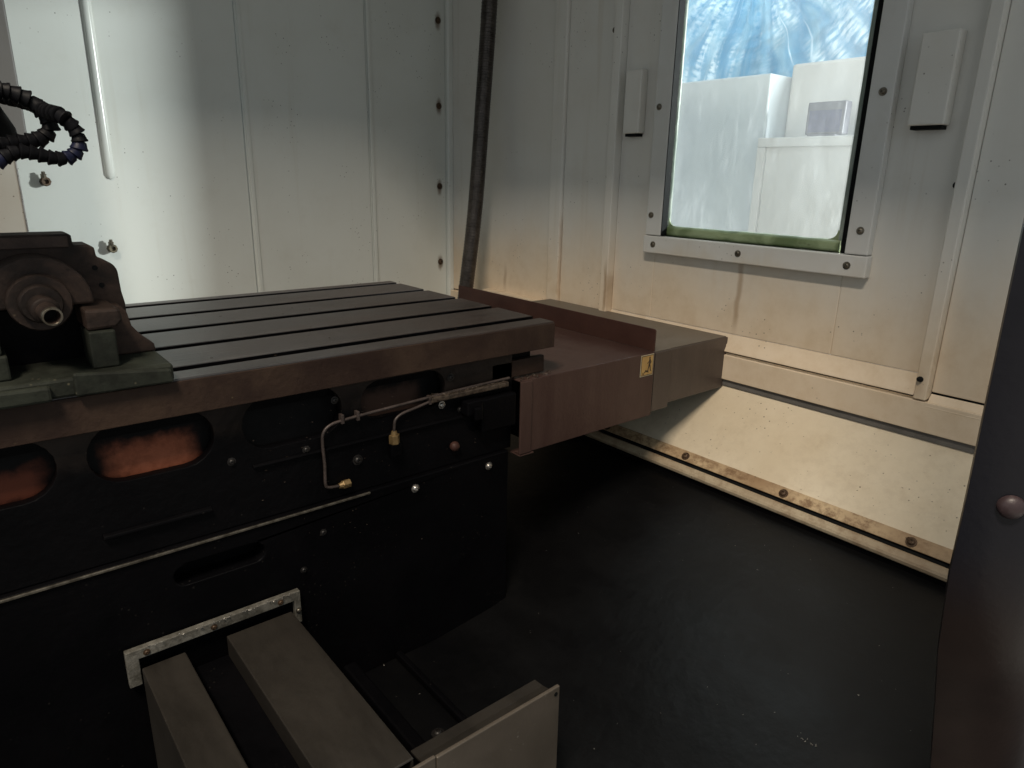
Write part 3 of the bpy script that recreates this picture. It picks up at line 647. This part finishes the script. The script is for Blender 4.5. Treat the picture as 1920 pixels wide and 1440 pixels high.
m = MB(); m.prism([(.1015, -.1575), (.1015, -.1360), (.1330, -.1370), (.1350, -.1500), (.1290, -.1560)], 'y', .792, .8617); m.build('clamp_block', MT['rust'], fx, bevel=.003)
m = MB(); m.box(.1015, .1260, .789, .835, -.1965, -.1578); m.build('front_leg', MT['green'], fx, bevel=.002)
m = MB(); m.box(-.10, .0335, .789, .835, -.1965, -.172); m.box(-.10, .0300, .792, .835, -.1718, -.140); m.build('front_leg', MT['green'], fx, bevel=.002)
for (x, z) in ((.127, -.103), (.131, -.122)):
    m = MB(); m.lathe((x, .8618, z), (0, -1, 0), [(0, .0028), (.0007, .0028)], 12); m.build('bolt_hole', MT['rubber'], fx)

# ------------------------------------------------------------------ segmented coolant hoses and nozzle at the left edge
bead_prof = [(-.0056, .0052), (-.0046, .0070), (-.0018, .0080), (.0012, .0088), (.0034, .0100), (.0046, .0101), (.0054, .0088), (.0056, .0060)]
def bead_mesh(mat):
    mb = MB(); mb.lathe((0,0,0), (0,0,1), bead_prof, 14)
    me = bpy.data.meshes.new('hose_segment'); me.from_pydata([tuple(v) for v in mb.v], [], mb.f)
    bm = bmesh.new(); bm.from_mesh(me); bmesh.ops.recalc_face_normals(bm, faces=bm.faces); bm.to_mesh(me); bm.free()
    me.materials.append(mat); me.shade_smooth(); me.set_sharp_from_angle(angle=math.radians(38)); return me
BM = {'hose': bead_mesh(MT['hose']), 'bluehose': bead_mesh(MT['bluehose'])}
def coolant_hose(label, pts, blue, sc=1.):
    root = thing('coolant_hose', label, 'hose', pts[0], 'jointed coolant hoses by the spindle')
    P = spline(pts, 20); step = .0095 * sc; acc = step; k = 0
    for i in range(len(P) - 1):
        seg = (P[i+1] - P[i]).length; acc += seg
        if acc >= step:
            acc -= step
            t = (P[min(i+3, len(P)-1)] - P[max(i-3, 0)]).normalized()
            o = bpy.data.objects.new('hose_segment', BM['bluehose' if blue(P[i]) else 'hose']); C.objects.link(o); o.parent = root
            o.location = P[i] - Vector(pts[0]); o.rotation_mode = 'QUATERNION'; o.rotation_quaternion = t.to_track_quat('Z', 'Y')
            o.scale = (sc * rnd.uniform(.94, 1.05),) * 3; k += 1
    return k
coolant_hose('upper black segmented coolant hose looping back behind the lower one', [(-.12, .75, .075), (-.03, .75, .068), (.053, .75, .0615), (.062, .75, .0610), (.073, .75, .058), (.083, .75, .053), (.0905, .75, .043), (.0935, .75, .033), (.088, .75, .0255), (.079, .75, .0215), (.067, .75, .0195), (.055, .75, .017), (.03, .75, .014), (-.05, .75, .01)], lambda p: False, .73)
coolant_hose('lower black and dark blue segmented coolant hose with the wider loop', [(.030, .86, .070), (.062, .82, .062), (.085, .775, .053), (.0910, .735, .0450), (.098, .715, .0410), (.1045, .715, .034), (.1085, .715, .025), (.1068, .715, .0148), (.0995, .715, .0085), (.090, .715, .0070), (.081, .715, .0090), (.072, .715, .0112), (.063, .715, .0112), (.054, .715, .0070), (.045, .715, .002), (.0, .715, -.012)], lambda p: p.y < .73 and ((p.x > .094 and p.z < .0185) or p.x < .056), .68)
nz = thing('spindle_nose', 'black tapered spindle nose at the left edge behind the hoses', 'spindle', (.03, .80, .02))
m = MB(); m.lathe((.010, .80, .30), (0, 0, -1), [(0, .035), (.238, .035), (.242, .045), (.249, .054), (.267, .0625), (.280, .064), (.288, .060), (.296, .045), (.300, .030)], 36); m.build('nose_cone', MT['black'], nz, smooth=True)

# ------------------------------------------------------------------ door post at the right edge
dp = thing('door_post', 'dark door post close to the camera at the right edge', 'door post', (.70, .15, -.70))
def xl(z): 
    K = [(-.70, .690), (-.553, .673), (-.465, .640), (-.380, .606), (-.302, .589), (-.246, .588), (-.046, .577), (.0, .575), (.7, .573)]
    for (a, b), (c, e) in zip(K, K[1:]):
        if z <= c: return b + (e - b) * (z - a) / (c - a)
    return K[-1][1]
def postpiece(nm, zs, mat, dx=0):
    m = MB(); rings = []
    for z in zs:
        x = xl(z) + dx
        rings.append([(x, .150, z), (x + .0035, .132, z), (x + .011, .115, z), (x + .024, .101, z), (x + .042, .092, z), (x + .070, .087, z), (x + .20, .087, z), (x + .20, .152, z), (x + .003, .152, z)])
    vs = [p for q in rings for p in q]; n = 9
    fs = [(i*n+k, i*n+(k+1) % n, (i+1)*n+(k+1) % n, (i+1)*n+k) for i in range(len(zs)-1) for k in range(n)]
    fs += [tuple(range(n)), tuple(range((len(zs)-1)*n, len(zs)*n))]
    m.add(vs, fs); return m.build(nm, MT[mat], dp, smooth=True)
postpiece('post_sheet', [-.70, -.6, -.553, -.51, -.465, -.42, -.38, -.34, -.302, -.274, -.246, -.146, -.046, 0, .3, .7], 'post')
m = MB(); m.lathe((.5965, .1235, -.232), (-.86, -.5, 0), [(-.004, .0095), (.004, .0095), (.007, .0075), (.0085, .002)], 18); m.build('knob', MT['knob'], dp, smooth=True)

# ------------------------------------------------------------------ outside the window
cb = thing('side_cabinet', 'blue grey machine cabinet on the left beyond the window', 'cabinet', (2.6, 1.75, -.752))
m = MB(); m.box(2.30, 2.95, 1.418, 2.40, -.75, .355); m.build('cabinet_body', MT['cab2'], cb, bevel=.006)
wb = thing('white_machine', 'white machine housing behind the small dark monitor beyond the window', 'machine', (2.7, 1.1, -.752))
m = MB(); m.box(2.42, 3.1, .50, 1.415, -.75, .395); m.build('housing', MT['cab'], wb, bevel=.01)
m = MB()
for k in range(5): m.box(2.4165, 2.4195, 1.060 + .012 * k, 1.115 - .004 * k, .275 - .016 * k, .281 - .016 * k)
m.build('vent_slots', MT['bezel'], wb)
lw = thing('low_cabinet', 'low white framed cabinet with a monitor on top beyond the window', 'cabinet', (2.3, 1.1, -.752))
m = MB(); m.box(2.215, 2.410, .55, 1.375, -.75, .135); m.build('cabinet_body', MT['cab'], lw, bevel=.004)
m = MB(); m.box(2.203, 2.2148, .55, 1.380, .110, .140); m.build('top_rail', MT['cab'], lw, bevel=.002)
m = MB(); m.box(2.203, 2.2148, 1.350, 1.380, -.75, .1095); m.build('side_rail', MT['cab'], lw, bevel=.002)
mo = thing('monitor', 'small dark blue monitor standing on the low white cabinet', 'monitor', (2.30, 1.195, .1402))
m = MB(); m.box(2.285, 2.325, 1.135, 1.262, .150, .250); m.build('bezel', MT['bezel'], mo, bevel=.004)
m = MB(); m.box(2.2835, 2.2848, 1.146, 1.252, .157, .224); m.build('screen', MT['bluegrey'], mo)
m = MB(); m.box(2.270, 2.345, 1.150, 1.245, .1402, .1498); m.build('foot', MT['bezel'], mo, bevel=.002)
# hanging crinkled sheet
m = MB(); NY, NZ = 150, 110; vs = []; fs = []
for j in range(NZ + 1):
    for i in range(NY + 1):
        y = 1.0 + 2.2 * i / NY; z = .30 + 1.0 * j / NZ
        cx, cz = y - 2.15, z - 1.10
        ang = math.atan2(cx, -cz); rr = math.hypot(cx, cz)
        dsp = .014 * abs(mnoise.noise((ang * 7, rr * .8, 1.3))) + .008 * abs(mnoise.noise((y * 9, z * 14, 4.1))) + .06 * mnoise.noise((y * 1.6, z * 1.2, 2.2))
        vs.append((3.25 - dsp * 1.6, y, z))
for j in range(NZ):
    for i in range(NY):
        a = j * (NY + 1) + i; fs.append((a, a + 1, a + NY + 2, a + NY + 1))
m.add(vs, fs); tp = m.build('plastic_sheet', MT['tarp'], smooth=True, loc=(3.25, 2.1, .3))
sm = tp.modifiers.new('thickness', 'SOLIDIFY'); sm.thickness = .0006
tag(tp, 'crinkled shiny blue plastic sheet hanging high beyond the window', 'plastic sheet')

# ------------------------------------------------------------------ loose swarf
def swarf(nm, spots, label_kind='stuff', mat='swarf'):
    m = MB()
    for (x, y, z, s) in spots:
        a = rnd.uniform(0, 6.28); l = s * rnd.uniform(.6, 1.6); P = []
        for k in range(5):
            t = k / 4; P.append((x + l * t * math.cos(a) + s * .3 * math.sin(t * 7), y + l * t * math.sin(a) + s * .3 * math.cos(t * 7), z + s * (.12 + .25 * abs(math.sin(t * 5)))))
        m.tube(P, s * .12, 4)
    o = m.build(nm, MT[mat]); o['kind'] = 'stuff'; o['label'] = 'scattered metal swarf'; return o
def floor_z(x):
    K = [(-1.2, -.703), (.50, -.703), (.62, -.690), (1.02, -.590), (1.11, -.575)]
    for (a, b), (c, e) in zip(K, K[1:]):
        if x <= c: return b + (e - b) * (x - a) / (c - a)
    return -.575
sp = []
for i in range(220):
    x = rnd.uniform(-.1, 1.05); y = rnd.uniform(.12, 1.2)
    sp.append((x, y, floor_z(x) + .0005, rnd.choice((.0007, .001, .001, .0014, .002))))
for i in range(7): sp.append((.728 + rnd.gauss(0, .002), .290 + rnd.gauss(0, .006), floor_z(.728) + .001, rnd.uniform(.0012, .003)))
swarf('swarf', sp)
sp = [(rnd.uniform(.50, .64), rnd.uniform(.7785, .7875), -.3000, rnd.uniform(.002, .005)) for i in range(90)]
sp += [(rnd.uniform(.66, .735), rnd.uniform(.777, .82), -.3025, rnd.uniform(.002, .006)) for i in range(60)]
sp += [(rnd.uniform(.25, .65), .7893, rnd.uniform(-.40, -.27), rnd.uniform(.001, .0022)) for i in range(70)]
sp += [(rnd.uniform(.30, .60), .7822, rnd.uniform(-.52, -.42), rnd.uniform(.0008, .0018)) for i in range(40)]
swarf('swarf', sp, mat='grime')
sp = [(rnd.uniform(.10, .28), rnd.uniform(.767, .7705), -.5203, rnd.uniform(.0015, .003)) for i in range(50)]
swarf('swarf', sp)
# dark crumbs on the apron and table
sp = []
for i in range(60):
    t = rnd.uniform(.005, .12); sp.append((1.236 - t - .0004, rnd.uniform(.27, .85), -.408 - t + .0004, rnd.choice((.0012, .0016, .0022))))
sp += [(1.2335, .516, -.4085, .006), (1.106, .346, -.535, .007), (1.104, .352, -.538, .006)]
for i in range(26): sp.append((rnd.uniform(.2, .7), rnd.uniform(.79, 1.27), -.2157, rnd.choice((.0012, .002))))
swarf('dark_crumbs', sp, mat='rusty_screw')

for o in bpy.data.objects:
    if '_w' in o: del o['_w']
